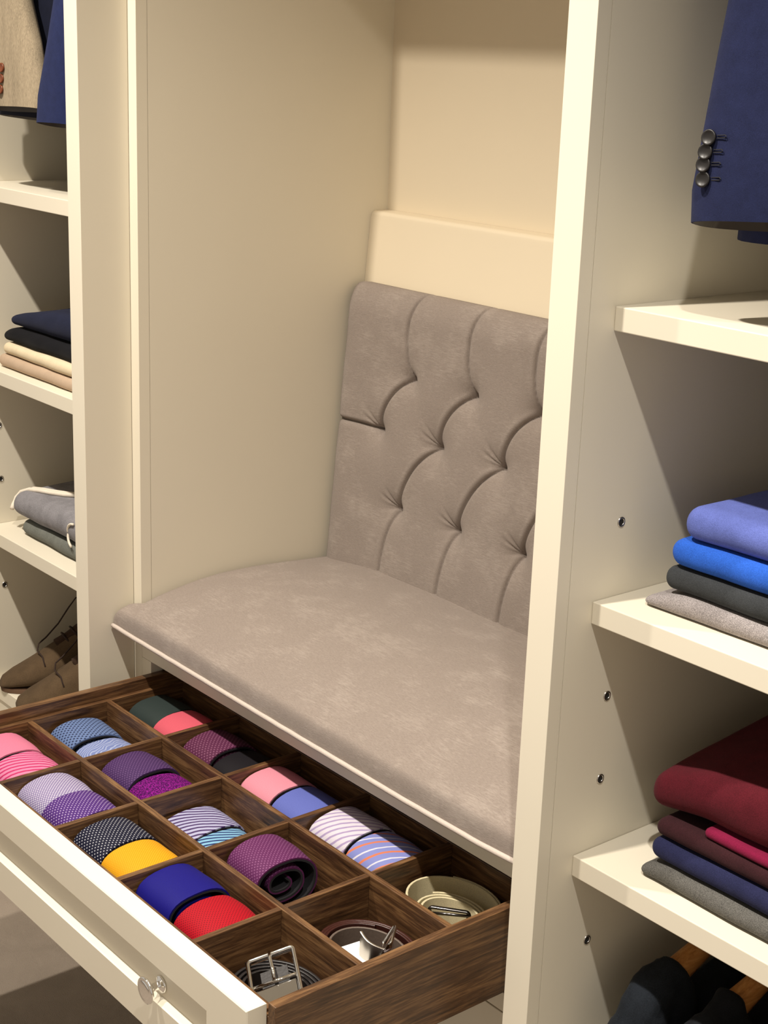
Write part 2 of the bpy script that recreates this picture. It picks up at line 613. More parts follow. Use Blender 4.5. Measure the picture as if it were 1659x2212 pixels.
# ------------------------------------------------------------------ seat cushion
seat = thing('seat_cushion', (0, 0.25, 0.427), 'taupe chenille bench seat cushion with pale piping along its front', 'cushion')
YF = [(-0.489, 0.0430), (-0.44, 0.0415), (-0.25, 0.0395), (0.0, 0.0365), (0.25, 0.0350), (0.40, 0.0365), (0.489, 0.0430)]
bm = bmesh.new()
NX, NY = 150, 90
YB = 0.4460
grid = []
def seat_x(u, y):
    w = 0.4645 + (0.4860 - 0.4645) * (1 - min(1, max(0, (y - 0.070) / 0.013)))
    return -w + 2 * w * u
def seat_top(x, y, yf, w=0.4645):
    t = (y - yf) / (YB - yf)
    q = min(1, max(0, t) / 0.55)
    fq = min(1, max(0, t) / 0.030)
    f = 0.30 * math.sqrt(max(0.0, 1 - (1 - fq) ** 2)) + 0.70 * max(0.0, 1 - (1 - q) ** 2) ** 0.76
    dx = max(0.0, w - abs(x))
    g = 0.78 + 0.22 * (1 - (1 - min(1, dx / 0.20)) ** 2.2)
    er = min(1, dx / 0.016)
    g *= 0.72 + 0.28 * math.sqrt(1 - (1 - er) ** 2)
    z = 0.4300 + 0.0780 * f * g - 0.010 * max(0, (t - 0.6) / 0.4) ** 1.5
    z += 0.0022 * nz(x, y, 3.1, 6.0) + 0.0007 * nz(x, y, 1.1, 22.0)
    return z
for i in range(NX + 1):
    row = []
    u = i / NX
    u = 0.5 - 0.5 * math.cos(math.pi * u) * (1.0 - 0.0) if False else u
    for j in range(NY + 1):
        tj = (j / NY) ** 2.0
        x0 = -0.4645 + 0.929 * u
        yf = interp(YF, x0 * 1.046)
        y = yf + (YB - yf) * tj
        x = seat_x(u, y)
        z = seat_top(x, y, yf, abs(seat_x(0, y)))
        # front bulges a little past the welt
        if tj < 0.05:
            y -= 0.0040 * math.sin(math.pi * min(1, tj / 0.05))
        row.append(bm.verts.new((x, y, z)))
    grid.append(row)
for i in range(NX):
    for j in range(NY):
        bm.faces.new((grid[i][j], grid[i + 1][j], grid[i + 1][j + 1], grid[i][j + 1]))
# underside
ZB = 0.4272
low = []
loop = [grid[i][0] for i in range(NX + 1)] + [grid[NX][j] for j in range(1, NY + 1)] + [grid[i][NY] for i in range(NX - 1, -1, -1)] + [grid[0][j] for j in range(NY - 1, 0, -1)]
lo = [bm.verts.new((v.co.x, v.co.y, ZB)) for v in loop]
for k in range(len(loop)):
    k2 = (k + 1) % len(loop)
    bm.faces.new((loop[k], lo[k], lo[k2], loop[k2]))
bm.faces.new(lo)
add('cushion_cover', bm, UPH, seat, smooth=True, autosmooth=70)
bm = bmesh.new()
pts = []
for i in range(121):
    x = -0.4845 + 0.969 * i / 120
    pts.append((x, interp(YF, x) - 0.0022, 0.4290 + 0.0004 * nz(x, 0, 0, 40)))
bm_tube(bm, pts, 0.0037, 8)
w = add('piping', bm, WELT, seat, smooth=True)
w['label'] = 'pale piping cord'
bm = bmesh.new()
yy = [interp(YF, -0.484 + 0.968 * i / 40) + 0.006 for i in range(41)]
bm_loft(bm, [[Vector((-0.484 + 0.968 * i / 40, yy[i], 0.4240)), Vector((-0.484 + 0.968 * i / 40, 0.0825, 0.4240)),
              Vector((-0.484 + 0.968 * i / 40, 0.0825, 0.4270)), Vector((-0.484 + 0.968 * i / 40, yy[i], 0.4270))] for i in range(41)])
add('seat_board', bm, CREAM, seat)

# ------------------------------------------------------------------ tufted back cushion
backc = thing('back_cushion', (0, 0.47, 0.45), 'deep-tufted taupe chenille back cushion leaning on the alcove backrest', 'cushion')
P0 = 0.1462
B1 = [(-0.279 + P0 * k, 0.822) for k in range(-1, 6)]
B2 = [(-0.3458 + P0 * k, 0.7255) for k in range(-1, 7)]
B3 = [(-0.281 + P0 * k, 0.605) for k in range(-1, 6)]
B1 = [b for b in B1 if abs(b[0]) < 0.40]; B2 = [b for b in B2 if abs(b[0]) < 0.42]; B3 = [b for b in B3 if abs(b[0]) < 0.40]
ZL, ZH = 0.4480, 0.9600
SEGS = []   # start, end, depth, width, soft width, sideways bow
for (x, z) in B1:
    SEGS.append(((x, z), (x + 0.008, ZH + 0.02), 0.0070, 0.0019, 0.014, 0.014))
    SEGS.append(((x, z), (x - 0.067, 0.7255), 0.0085, 0.0019, 0.013, -0.013))
    SEGS.append(((x, z), (x + 0.080, 0.7255), 0.0012, 0.0200, 0.0, 0.0))
for (x, z) in B2:
    SEGS.append(((x, z), (x - 0.081, 0.605), 0.0085, 0.0019, 0.013, -0.013))
    SEGS.append(((x, z), (x + 0.065, 0.605), 0.0012, 0.0200, 0.0, 0.0))
for (x, z) in B3:
    SEGS.append(((x, z), (x - 0.016, ZL - 0.02), 0.0065, 0.0019, 0.014, -0.012))
SEGS = [q for q in SEGS if abs(q[1][0]) < 0.40]
SEGS.append(((-0.3458, 0.7255), (-0.4700, 0.7225), 0.0130, 0.0024, 0.013, -0.004))
SEGS.append(((B2[-1][0], 0.7255), (0.4700, 0.7225), 0.0130, 0.0024, 0.013, 0.004))
BUT = B1 + B2 + B3
NX, NZ = 600, 336
gx = np.linspace(-0.4648, 0.4648, NX + 1)[:, None] * np.ones((1, NZ + 1))
gt = np.linspace(0, 1, NZ + 1)[None, :] * np.ones((NX + 1, 1))
rc = 0.020
cor = np.clip((np.abs(gx) - (0.4648 - rc)) / rc, 0, 1)
ztop = ZH - rc * (1 - np.sqrt(np.maximum(0, 1 - cor ** 2)))
gz = ZL + (ztop - ZL) * gt
ex = np.clip((0.4650 - np.abs(gx)) / 0.045, 0, 1)
ez = np.clip(np.minimum(ztop - gz, (gz - ZL) * 3) / 0.050, 0, 1)
edge = np.sqrt(1 - (1 - ex) ** 2) * np.sqrt(1 - (1 - ez) ** 2)
H_ = 0.016 + 0.032 * edge
for bx, bz in BUT:
    d = np.hypot(gx - bx, gz - bz)
    H_ -= 0.0130 * np.exp(-d / 0.030) + 0.0150 * np.exp(-d / 0.009)
for (a, b, dep, wid, soft, bow) in SEGS:
    vx, vz = b[0] - a[0], b[1] - a[1]
    L2 = vx * vx + vz * vz; L = math.sqrt(L2)
    tc = np.clip(((gx - a[0]) * vx + (gz - a[1]) * vz) / L2, 0, 1)
    nxx, nzz = -vz / L, vx / L
    off = bow * np.sin(math.pi * np.clip(tc, 0, 1)) ** 0.8
    px = a[0] + vx * tc + nxx * off; pz = a[1] + vz * tc + nzz * off
    d = np.hypot(gx - px, gz - pz)
    H_ -= dep * np.exp(-d / wid)
    if soft > 0:
        H_ -= 0.0020 * np.exp(-d / soft)
        sd = (gx - px) * nxx + (gz - pz) * nzz
        s_ = 1.0 if bow < 0 else -1.0
        H_ += 0.0008 * np.exp(-((d - 0.007) / 0.004) ** 2) * (sd * s_ < 0)
for bx, bz in B2 + B3:
    d = np.hypot(gx - bx, gz - bz)
    an = np.arctan2(gz - bz, gx - bx)
    for w0 in (2.25, 2.62):
        H_ -= 0.0032 * np.exp(-((np.abs(an - w0)) / 0.10) ** 2) * np.exp(-((d - 0.018) / 0.018) ** 2)
    H_ -= 0.0050 * np.exp(-((np.abs(np.abs(an) - 3.05)) / 0.28) ** 2) * np.exp(-d / 0.022)
bm = bmesh.new()
grid = []
for i in range(NX + 1):
    row = []
    for j in range(NZ + 1):
        x, z = float(gx[i, j]), float(gz[i, j])
        hh = max(0.004, float(H_[i, j]) + 0.0016 * nz(x, z, 5.0, 14.0))
        row.append(bm.verts.new((x, 0.4795 + (z - 0.40) * 0.083 - hh, z + 0.083 * hh)))
    grid.append(row)
for i in range(NX):
    for j in range(NZ):
        bm.faces.new((grid[i][j], grid[i + 1][j], grid[i + 1][j + 1], grid[i][j + 1]))
loop = [grid[i][0] for i in range(NX + 1)] + [grid[NX][j] for j in range(1, NZ + 1)] + [grid[i][NZ] for i in range(NX - 1, -1, -1)] + [grid[0][j] for j in range(NZ - 1, 0, -1)]
lo = []
for v in loop:
    zc = v.co.z
    lo.append(bm.verts.new((v.co.x, 0.4795 + (zc - 0.40) * 0.083 - 0.001, zc - 0.002)))
for k in range(len(loop)):
    k2 = (k + 1) % len(loop)
    bm.faces.new((loop[k], lo[k], lo[k2], loop[k2]))
bm.faces.new(lo)
add('tufted_cover', bm, UPH, backc, smooth=True)


# ------------------------------------------------------------------ ties
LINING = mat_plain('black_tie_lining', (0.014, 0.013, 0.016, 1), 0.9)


def make_tie(label, x0, x1, yc, ztop, material, L=0.113, H=0.078, rot=0.0, turns=2.6, lining=None, shift=0.0, sag=0.0):
    """a necktie rolled up on its side: flattened coil in the YZ plane, axis along X"""
    zc = ztop - H / 2
    xc = (x0 + x1) / 2
    W = x1 - x0
    N = int(turns * 30)
    thick = 0.0022
    MX = 8

    def centre(k, off):
        th = 2 * math.pi * turns * k / N
        s = 0.22 + 0.78 * (k / N)
        ang = th - 2 * math.pi * turns + math.radians(75)
        ang = -ang
        a, b = L / 2 * s - off, H / 2 * s - off
        cy, sz = math.cos(ang), math.sin(ang)
        ex = 0.86
        y = a * math.copysign(abs(cy) ** ex, cy)
        z = b * math.copysign(abs(sz) ** ex, sz)
        return y, z

    def strip(o0, o1, closed_edges, name, material, parent):
        bm = bmesh.new()
        uvl = bm.loops.layers.uv.new('UVMap')
        A, B = [], []
        arc = [0.0]
        for k in range(N + 1):
            y, z = centre(k, 0)
            if k:
                py, pz = centre(k - 1, 0)
                arc.append(arc[-1] + math.hypot(y - py, z - pz))
        ra, rbb = [], []
        for k in range(N + 1):
            wk = W * (0.90 + 0.10 * k / N)
            r1, r2 = [], []
            for q in range(MX + 1):
                fx = q / MX
                lx = (fx - .5) * wk
                wob = 0.0013 * nz(lx + xc, arc[k], xc, 28.0) + sag * lx
                bow = -0.0018 * (2 * fx - 1) ** 2
                for o, lst in ((o0, r1), (o1, r2)):
                    y, z = centre(k, o)
                    f = 1 + (bow + wob) / (H / 2)
                    yy = y * (1 + (bow + wob) / (L / 2)); zz = z * f
                    cr, sr = math.cos(rot), math.sin(rot)
                    lst.append(bm.verts.new((xc + lx * cr - yy * sr, yc + lx * sr + yy * cr, zc + zz)))
            ra.append(r1); rbb.append(r2)
        def face(vs, uvs):
            f = bm.faces.new(vs)
            for lp, uv in zip(f.loops, uvs):
                lp[uvl].uv = uv
        def UV(q, k): return ((q / MX - .5) * W + xc, arc[k])
        for k in range(N):
            for q in range(MX):
                uvs = [UV(q, k), UV(q + 1, k), UV(q + 1, k + 1), UV(q, k + 1)]
                face((ra[k][q], ra[k][q + 1], ra[k + 1][q + 1], ra[k + 1][q]), uvs)
                face((rbb[k][q], rbb[k + 1][q], rbb[k + 1][q + 1], rbb[k][q + 1]), [uvs[0], uvs[3], uvs[2], uvs[1]])
            for q in (0, MX):
                face((ra[k][q], ra[k + 1][q], rbb[k + 1][q], rbb[k][q]), [UV(q, k), UV(q, k + 1), UV(q, k + 1), UV(q, k)])
        for k in (0, N):
            for q in range(MX):
                face((ra[k][q], ra[k][q + 1], rbb[k][q + 1], rbb[k][q]), [UV(q, k), UV(q + 1, k), UV(q + 1, k), UV(q, k)])
        return add(name, bm, material, parent, smooth=True, recentre=(parent is None), autosmooth=50)

    t = strip(0.0, thick, True, 'rolled_tie', material, None)
    tag(t, label, 'tie', 'rolled ties in the walnut drawer')
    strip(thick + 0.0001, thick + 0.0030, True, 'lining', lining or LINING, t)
    return t


def trgb(r, g, b):
    return tuple(0.62 * x for x in rgb(r, g, b)[:3]) + (1.0,)


M_ = dict(
    pink=mat_tie_plain('tie_pink', trgb(244, 140, 172)),
    pinkstripe=mat_tie_stripes('tie_pink_stripe', trgb(248, 150, 190), trgb(214, 52, 116), 0.0085, 0.40, math.radians(-28), 0.004),
    bluegrid=mat_tie_dots('tie_blue_grid', trgb(118, 142, 192), trgb(38, 48, 84), 0.0042, 0.35),
    paisley=mat_tie_stripes('tie_blue_paisley', trgb(134, 150, 208), trgb(186, 198, 236), 0.006, 0.35, math.radians(30), 0.05),
    green=mat_tie_plain('tie_dark_green', trgb(50, 62, 60)),
    coral=mat_tie_plain('tie_coral', trgb(240, 104, 122)),
    lavcheck=mat_tie_dots('tie_lavender_check', trgb(142, 124, 178), trgb(226, 222, 240), 0.0026, 0.10),
    purpdots=mat_tie_dots('tie_purple_dots', trgb(88, 48, 134), trgb(214, 190, 236), 0.0033, 0.62),
    duskpurp=mat_tie_dots('tie_dusk_purple', trgb(76, 46, 100), trgb(118, 84, 138), 0.0030, 0.45),
    magenta=mat_tie_knit('tie_magenta_knit', trgb(178, 34, 170), trgb(84, 8, 92)),
    plumdot=mat_tie_dots('tie_mulberry_dots', trgb(98, 40, 76), trgb(154, 98, 128), 0.0036, 0.50),
    black=mat_tie_plain('tie_black', trgb(26, 22, 28)),
    navydot=mat_tie_dots('tie_navy_dots', trgb(24, 26, 52), trgb(232, 234, 240), 0.0034, 0.70),
    yellow=mat_tie_dots('tie_yellow_weave', trgb(250, 168, 12), trgb(255, 196, 40), 0.0020, 0.1),
    lilacstripe=mat_tie_stripes('tie_lilac_stripe', trgb(200, 200, 236), trgb(84, 62, 116), 0.0080, 0.42, math.radians(-30), 0.006),
    cyanstripe=mat_tie_stripes('tie_cyan_stripe', trgb(150, 208, 242), trgb(36, 54, 118), 0.0080, 0.40, math.radians(-30), 0.004),
    rose=mat_tie_plain('tie_rose', trgb(248, 160, 178)),
    peri=mat_tie_plain('tie_periwinkle', trgb(110, 122, 206)),
    royal=mat_tie_plain('tie_royal_blue', trgb(20, 14, 134), 0.75),
    red=mat_tie_dots('tie_red_weave', trgb(200, 8, 34), trgb(140, 4, 26), 0.0024, 0.4),
    plum=mat_tie_dots('tie_plum_weave', trgb(108, 44, 98), trgb(160, 100, 148), 0.0030, 0.55),
    whitestripe=mat_tie_stripes('tie_white_stripe', trgb(240, 232, 244), trgb(186, 166, 208), 0.0100, 0.34, math.radians(-34), 0.006),
    orangestripe=mat_tie_stripes('tie_blue_orange', trgb(146, 154, 222), trgb(236, 136, 92), 0.0260, 0.15, math.radians(-30), 0.006, second=trgb(244, 240, 250)),
)
R0 = math.radians
YFc, YMc, YBc = -0.2090, -0.0765, 0.0620
TIES = [
    # label, x0, x1, yc, ztop, material, kwargs
    ('plain pink rolled tie beside the pink striped one', -0.4060, -0.3350, YFc, 0.337, 'pink', {}),
    ('pink tie with darker pink stripes in the front left compartment', -0.3330, -0.2600, YFc, 0.335, 'pinkstripe', {'rot': R0(2)}),
    ('steel blue tie with small dark grid pattern', -0.4040, -0.3320, YMc, 0.328, 'bluegrid', {'rot': R0(-4), 'H': 0.068}),
    ('light blue paisley tie beside the steel blue grid tie', -0.3280, -0.2580, YMc, 0.322, 'paisley', {'H': 0.062}),
    ('dark green tie in the back left compartment', -0.4050, -0.3310, YBc, 0.333, 'green', {'rot': R0(4)}),
    ('plain coral tie next to the dark green tie', -0.3270, -0.2570, YBc - 0.002, 0.335, 'coral', {}),
    ('lavender checked tie in front of the dusky purple one', -0.2450, -0.1720, YFc, 0.336, 'lavcheck', {}),
    ('purple tie with fine white dots beside the lavender check', -0.1690, -0.0960, YFc - 0.002, 0.340, 'purpdots', {'rot': R0(1)}),
    ('dusky purple tie with faint dots beside a magenta knit', -0.2450, -0.1710, YMc, 0.334, 'duskpurp', {'rot': R0(2)}),
    ('magenta knitted tie beside the dusky purple one', -0.1670, -0.0960, YMc - 0.002, 0.329, 'magenta', {'H': 0.070, 'rot': R0(-2)}),
    ('mulberry tie with pale woven dots half in shadow', -0.2440, -0.1720, YBc, 0.333, 'plumdot', {}),
    ('black rolled tie in the shadowed back compartment', -0.1690, -0.0970, YBc + 0.002, 0.325, 'black', {'H': 0.066}),
    ('navy tie with white pin dots beside the yellow tie', -0.0830, -0.0110, YFc, 0.334, 'navydot', {'rot': R0(1), 'H': 0.074}),
    ('bright yellow woven tie in the front row', -0.0070, 0.0640, YFc - 0.001, 0.334, 'yellow', {'rot': R0(-1), 'H': 0.074}),
    ('lilac tie with dark purple stripes in the middle row', -0.0800, -0.0090, YMc + 0.002, 0.309, 'lilacstripe', {'H': 0.052}),
    ('cyan tie with navy stripes in the middle row', -0.0060, 0.0640, YMc - 0.002, 0.307, 'cyanstripe', {'H': 0.052}),
    ('plain rose pink tie in the back row beside a periwinkle tie', -0.0840, -0.0130, YBc - 0.004, 0.335, 'rose', {}),
    ('plain periwinkle blue tie in the back row', -0.0090, 0.0650, YBc - 0.003, 0.333, 'peri', {'rot': R0(-1)}),
    ('royal blue tie beside the red tie', 0.0800, 0.1570, YFc, 0.338, 'royal', {'rot': R0(1)}),
    ('red woven tie beside the royal blue one', 0.1700, 0.2420, YFc - 0.001, 0.336, 'red', {'rot': R0(-1)}),
    ('plum woven tie with its coiled end showing, alone in its compartment', 0.0830, 0.1590, YMc + 0.001, 0.341, 'plum', {'L': 0.114, 'H': 0.082, 'turns': 2.3, 'rot': R0(-3)}),
    ('white tie with lilac stripes in the back row', 0.0820, 0.1590, YBc - 0.002, 0.339, 'whitestripe', {'L': 0.116}),
    ('blue tie with orange and white stripes in the back row', 0.1630, 0.2410, YBc - 0.003, 0.337, 'orangestripe', {'rot': R0(-2)}),
]
for lab, a, b, yc, zt_, mk, kw in TIES:
    make_tie(lab, a, b, yc, zt_, M_[mk], **kw)


# ------------------------------------------------------------------ belts
def coil_pts(cx, cy, r0x, r0y, r1x, r1y, turns, n=40, start=0.0, wob=0.001):
    pts = []
    N = int(turns * n)
    for k in range(N + 1):
        t = k / N
        a = start + 2 * math.pi * turns * t
        rx = r0x + (r1x - r0x) * t; ry = r0y + (r1y - r0y) * t
        pts.append((cx + rx * math.cos(a), cy + ry * math.sin(a)))
    return pts


def ribbon(bm, pts, z0, z1, th, tilt=0.0):
    """vertical strap following a plan curve"""
    rings = []
    n = len(pts)
    for i, (x, y) in enumerate(pts):
        a = pts[max(i - 1, 0)]; b = pts[min(i + 1, n - 1)]
        dx, dy = b[0] - a[0], b[1] - a[1]
        L = math.hypot(dx, dy) or 1
        nx, ny = -dy / L * th / 2, dx / L * th / 2
        zz0, zz1 = z0 + tilt * (x - pts[0][0]), z1 + tilt * (x - pts[0][0])
        c = 0.0006
        rings.append([Vector((x + nx, y + ny, zz0)), Vector((x + nx, y + ny, zz1 - c)), Vector((x + nx * .5, y + ny * .5, zz1)),
                      Vector((x - nx * .5, y - ny * .5, zz1)), Vector((x - nx, y - ny, zz1 - c)), Vector((x - nx, y - ny, zz0))])
    bm_loft(bm, rings)


def leather(name, col, rough):
    t = NT(name)
    v = t.coords()
    f = t.noise(v, 260, 3)
    t.set(Base_Color=t.mix(f, tuple(x * .7 for x in col[:3]) + (1,), col), Roughness=rough)
    t.bump(f, 0.3, 0.0006)
    return t.mat


LB = leather('black_leather', rgb(38, 34, 34), 0.42)
LBR = leather('brown_leather', rgb(62, 30, 24), 0.36)
CANV = mat_fabric('beige_woven_webbing', rgb(206, 194, 158), 0.8, 1500, 0.15, 0.8)
GREYL = leather('grey_leather_backing', rgb(104, 90, 80), 0.6)
BZ = DZ0 + 0.0125


def rot_pts(pts, M):
    return [M @ Vector(p) for p in pts]


def frame_tube(bm, M, w, h, r, flat=None, seg=8, rc=0.004):
    """rounded rectangle loop in local XY, mapped by M"""
    pts = []
    for cx, cy, a0 in ((w / 2 - rc, h / 2 - rc, 0), (-w / 2 + rc, h / 2 - rc, 90), (-w / 2 + rc, -h / 2 + rc, 180), (w / 2 - rc, -h / 2 + rc, 270)):
        for k in range(5):
            a = math.radians(a0 + 22.5 * k)
            pts.append((cx + rc * math.cos(a), cy + rc * math.sin(a), 0))
    bm_tube(bm, rot_pts(pts, M), r, seg, closed=True, flat=flat)


def belt_black():
    cx, cy = 0.3320, -0.2110
    root = thing('coiled_belt', (cx, cy, BZ), 'coiled black leather belt with large silver buckle in the front compartment', 'belt', 'belts in the walnut drawer')
    bm = bmesh.new()
    ribbon(bm, coil_pts(cx, cy, 0.044, 0.036, 0.068, 0.054, 3.4, start=0.6), BZ + 0.001, BZ + 0.040, 0.0036)
    add('strap', bm, LB, root, smooth=True, autosmooth=40)
    # big two-bar buckle lying tipped over the coil, facing up and to the near side
    M = Matrix.Translation((cx + 0.001, cy - 0.006, BZ + 0.058)) @ Matrix.Rotation(R0(-32), 4, 'Z') @ Matrix.Rotation(R0(20), 4, 'X') @ Matrix.Rotation(R0(14), 4, 'Y')
    bm = bmesh.new()
    frame_tube(bm, M, 0.072, 0.056, 0.0036, flat=(0.0028, 0.0042))
    bm_tube(bm, rot_pts([(0.004, -0.028, 0), (0.004, 0.028, 0)], M), 0.0024, 8)
    bk = add('buckle', bm, CHROME, root, smooth=True)
    bk['label'] = 'large polished silver buckle'
    bm = bmesh.new()
    bm_tube(bm, rot_pts([(0.004, 0, 0.002), (-0.010, 0.001, 0.0055), (-0.026, 0.0, 0.0052), (-0.0395, 0, 0.0022)], M), 0.0024, 8)
    add('prong', bm, CHROME, root, smooth=True)
    bm = bmesh.new()
    pl = [(0.008, -0.024, -0.0035), (0.032, -0.024, -0.0030), (0.032, 0.024, -0.0030), (0.008, 0.024, -0.0035)]
    q = rot_pts(pl, M); up = (M.to_3x3() @ Vector((0, 0, 0.0014)))
    bm_loft(bm, [q, [p + up for p in q]])
    add('buckle_plate', bm, CHROME, root)
    bm = bmesh.new()
    pl = [(-0.020, -0.0165, -0.0085), (0.020, -0.0165, -0.0085), (0.020, 0.0165, -0.0085), (-0.020, 0.0165, -0.0085)]
    q = rot_pts(pl, M)
    bm_loft(bm, [q, [p + up * 2 for p in q]])
    add('strap_end', bm, LB, root)


def belt_brown():
    cx, cy = 0.3340, -0.0780
    root = thing('coiled_belt', (cx, cy, BZ), 'coiled dark brown leather belt with curved silver buckle', 'belt', 'belts in the walnut drawer')
    bm = bmesh.new()
    ribbon(bm, coil_pts(cx, cy, 0.061, 0.048, 0.070, 0.057, 2.5, start=2.2), BZ + 0.001, BZ + 0.047, 0.0034)
    add('strap', bm, LBR, root, smooth=True, autosmooth=40)
    bm = bmesh.new()
    ribbon(bm, coil_pts(cx, cy, 0.0545, 0.042, 0.0565, 0.044, 0.62, start=1.0), BZ + 0.001, BZ + 0.0445, 0.0030)
    g = add('strap_lining', bm, GREYL, root, smooth=True, autosmooth=40)
    g['label'] = 'grey-brown lining side of the strap'
    # curved metal plate standing inside the coil, with frame and prong behind
    bm = bmesh.new()
    pts = [(0.333 + 0.034 * t, -0.090 + 0.012 * t - 0.006 * math.sin(math.pi * t)) for t in [k / 14 for k in range(15)]]
    ribbon(bm, pts, BZ + 0.036, BZ + 0.074, 0.0034, tilt=-0.35)
    b1 = add('buckle_plate', bm, mat_satin, root, smooth=True, autosmooth=40)
    b1['label'] = 'satin silver curved buckle plate'
    bm = bmesh.new()
    M = Matrix.Translation((cx + 0.022, cy + 0.010, BZ + 0.060)) @ Matrix.Rotation(R0(-48), 4, 'Z') @ Matrix.Rotation(R0(62), 4, 'X')
    frame_tube(bm, M, 0.038, 0.030, 0.0022, flat=(0.0018, 0.0036))
    add('buckle', bm, CHROME, root, smooth=True)
    bm = bmesh.new()
    zq = BZ + 0.040
    q = [Vector((cx - 0.030, cy - 0.030, zq)), Vector((cx + 0.014, cy - 0.038, zq)), Vector((cx + 0.016, cy - 0.002, zq)), Vector((cx - 0.026, cy + 0.006, zq))]
    bm_loft(bm, [q, [p + Vector((0, 0, 0.0012)) for p in q]])
    tg = add('paper_tag', bm, mat_plain('white_card', (0.86, 0.85, 0.82, 1), 0.7), root)
    tg['label'] = 'white card lying inside the coil'


def belt_beige():
    cx, cy = 0.3310, 0.0600
    root = thing('coiled_belt', (cx, cy, BZ), 'coiled beige woven belt with dark metal buckle', 'belt', 'belts in the walnut drawer')
    bm = bmesh.new()
    ribbon(bm, coil_pts(cx - 0.002, cy + 0.002, 0.066, 0.050, 0.070, 0.054, 1.3, start=0.4), BZ + 0.004, BZ + 0.060, 0.0030)
    add('strap', bm, CANV, root, smooth=True, autosmooth=40)
    bm = bmesh.new()
    ribbon(bm, coil_pts(cx + 0.006, cy - 0.008, 0.041, 0.030, 0.056, 0.042, 2.3, start=0.9), BZ + 0.002, BZ + 0.050, 0.0030)
    add('strap_inner', bm, CANV, root, smooth=True, autosmooth=40)
    bm = bmesh.new()
    M = Matrix.Translation((cx + 0.016, cy - 0.022, BZ + 0.046)) @ Matrix.Rotation(R0(38), 4, 'Z') @ Matrix.Rotation(R0(74), 4, 'X')
    frame_tube(bm, M, 0.050, 0.034, 0.0024, flat=(0.0030, 0.0020))
    add('buckle', bm, GUN, root, smooth=True)
    bm = bmesh.new()
    bm_tube(bm, rot_pts([(-0.024, 0.010, 0.002), (0.0, 0.012, 0.004), (0.026, 0.013, 0.003)], M), 0.0019, 8)
    add('prong', bm, GUN, root, smooth=True)


mat_satin = mat_plain('satin_silver', (0.62, 0.58, 0.52, 1), 0.3, 1.0)
belt_black(); belt_brown(); belt_beige()


# ------------------------------------------------------------------ folded clothes
def slab(name, label, cat, group, x0, x1, y0, y1, z0, z1, material, r=None, wob=0.004, shape=None, seed=0, folds=0, edge_in=0.0):
    """soft folded garment: rounded-edge slab, rolled at its front fold"""
    bm = bmesh.new()
    NXs, NYs, NZs = 46, 30, 8
    r = r or (z1 - z0) / 2 * 0.98
    cx, cy, cz = (x0 + x1) / 2, (y0 + y1) / 2, (z0 + z1) / 2
    hx, hy, hz = (x1 - x0) / 2, (y1 - y0) / 2, (z1 - z0) / 2
    cache = {}

    def P(i, j, k):
        key = (i, j, k)
        if key in cache: return cache[key]
        p = Vector(((2 * i / NXs - 1), (2 * j / NYs - 1), (2 * k / NZs - 1)))
        # denser near the edges
        for a in (0, 1):
            p[a] = math.copysign(1 - (1 - abs(p[a])) ** 1.7, p[a])
        q = Vector((p.x * hx, p.y * hy, p.z * hz))
        rr = min(r, hz * 0.999)
        inner = Vector((max(-hx + rr, min(hx - rr, q.x)), max(-hy + rr, min(hy - rr, q.y)), max(-hz + rr, min(hz - rr, q.z))))
        d = q - inner
        if d.length > 1e-9:
            q = inner + d.normalized() * rr
        x, y, z = q.x + cx, q.y + cy, q.z + cz
        tz = (z - z0) / (z1 - z0)
        n1 = nz(x, y, seed * 3.7 + z * 0.4, 9.0); n2 = nz(x, z * 2, seed * 5.1 + y, 22.0)
        y += wob * (n1 * 0.8 + n2 * 0.5) * (1 if y < cy else 0.3)
        x += wob * 0.7 * nz(y, z, seed * 1.3, 14.0)
        z += wob * 0.55 * nz(x, y, seed * 2.9, 11.0) * tz
        if folds:
            # layers showing at the front fold
            fr_ = max(0, 1 - (y - y0) / 0.03)
            y += fr_ * 0.0022 * (1 + math.cos(2 * math.pi * folds * tz))
        if shape:
            x, y, z = shape(x, y, z, tz)
        cache[key] = bm.verts.new((x, y, z))
        return cache[key]

    for i in range(NXs):
        for j in range(NYs):
            bm.faces.new((P(i, j, NZs), P(i + 1, j, NZs), P(i + 1, j + 1, NZs), P(i, j + 1, NZs)))
            bm.faces.new((P(i, j, 0), P(i, j + 1, 0), P(i + 1, j + 1, 0), P(i + 1, j, 0)))
    for i in range(NXs):
        for k in range(NZs):
            bm.faces.new((P(i, 0, k), P(i + 1, 0, k), P(i + 1, 0, k + 1), P(i, 0, k + 1)))
            bm.faces.new((P(i, NYs, k), P(i, NYs, k + 1), P(i + 1, NYs, k + 1), P(i + 1, NYs, k)))
    for j in range(NYs):
        for k in range(NZs):
            bm.faces.new((P(0, j, k), P(0, j, k + 1), P(0, j + 1, k + 1), P(0, j + 1, k)))
            bm.faces.new((P(NXs, j, k), P(NXs, j + 1, k), P(NXs, j + 1, k + 1), P(NXs, j, k + 1)))
    o = add(name, bm, material, None, smooth=True, recentre=True)
    return tag(o, label, cat, group)


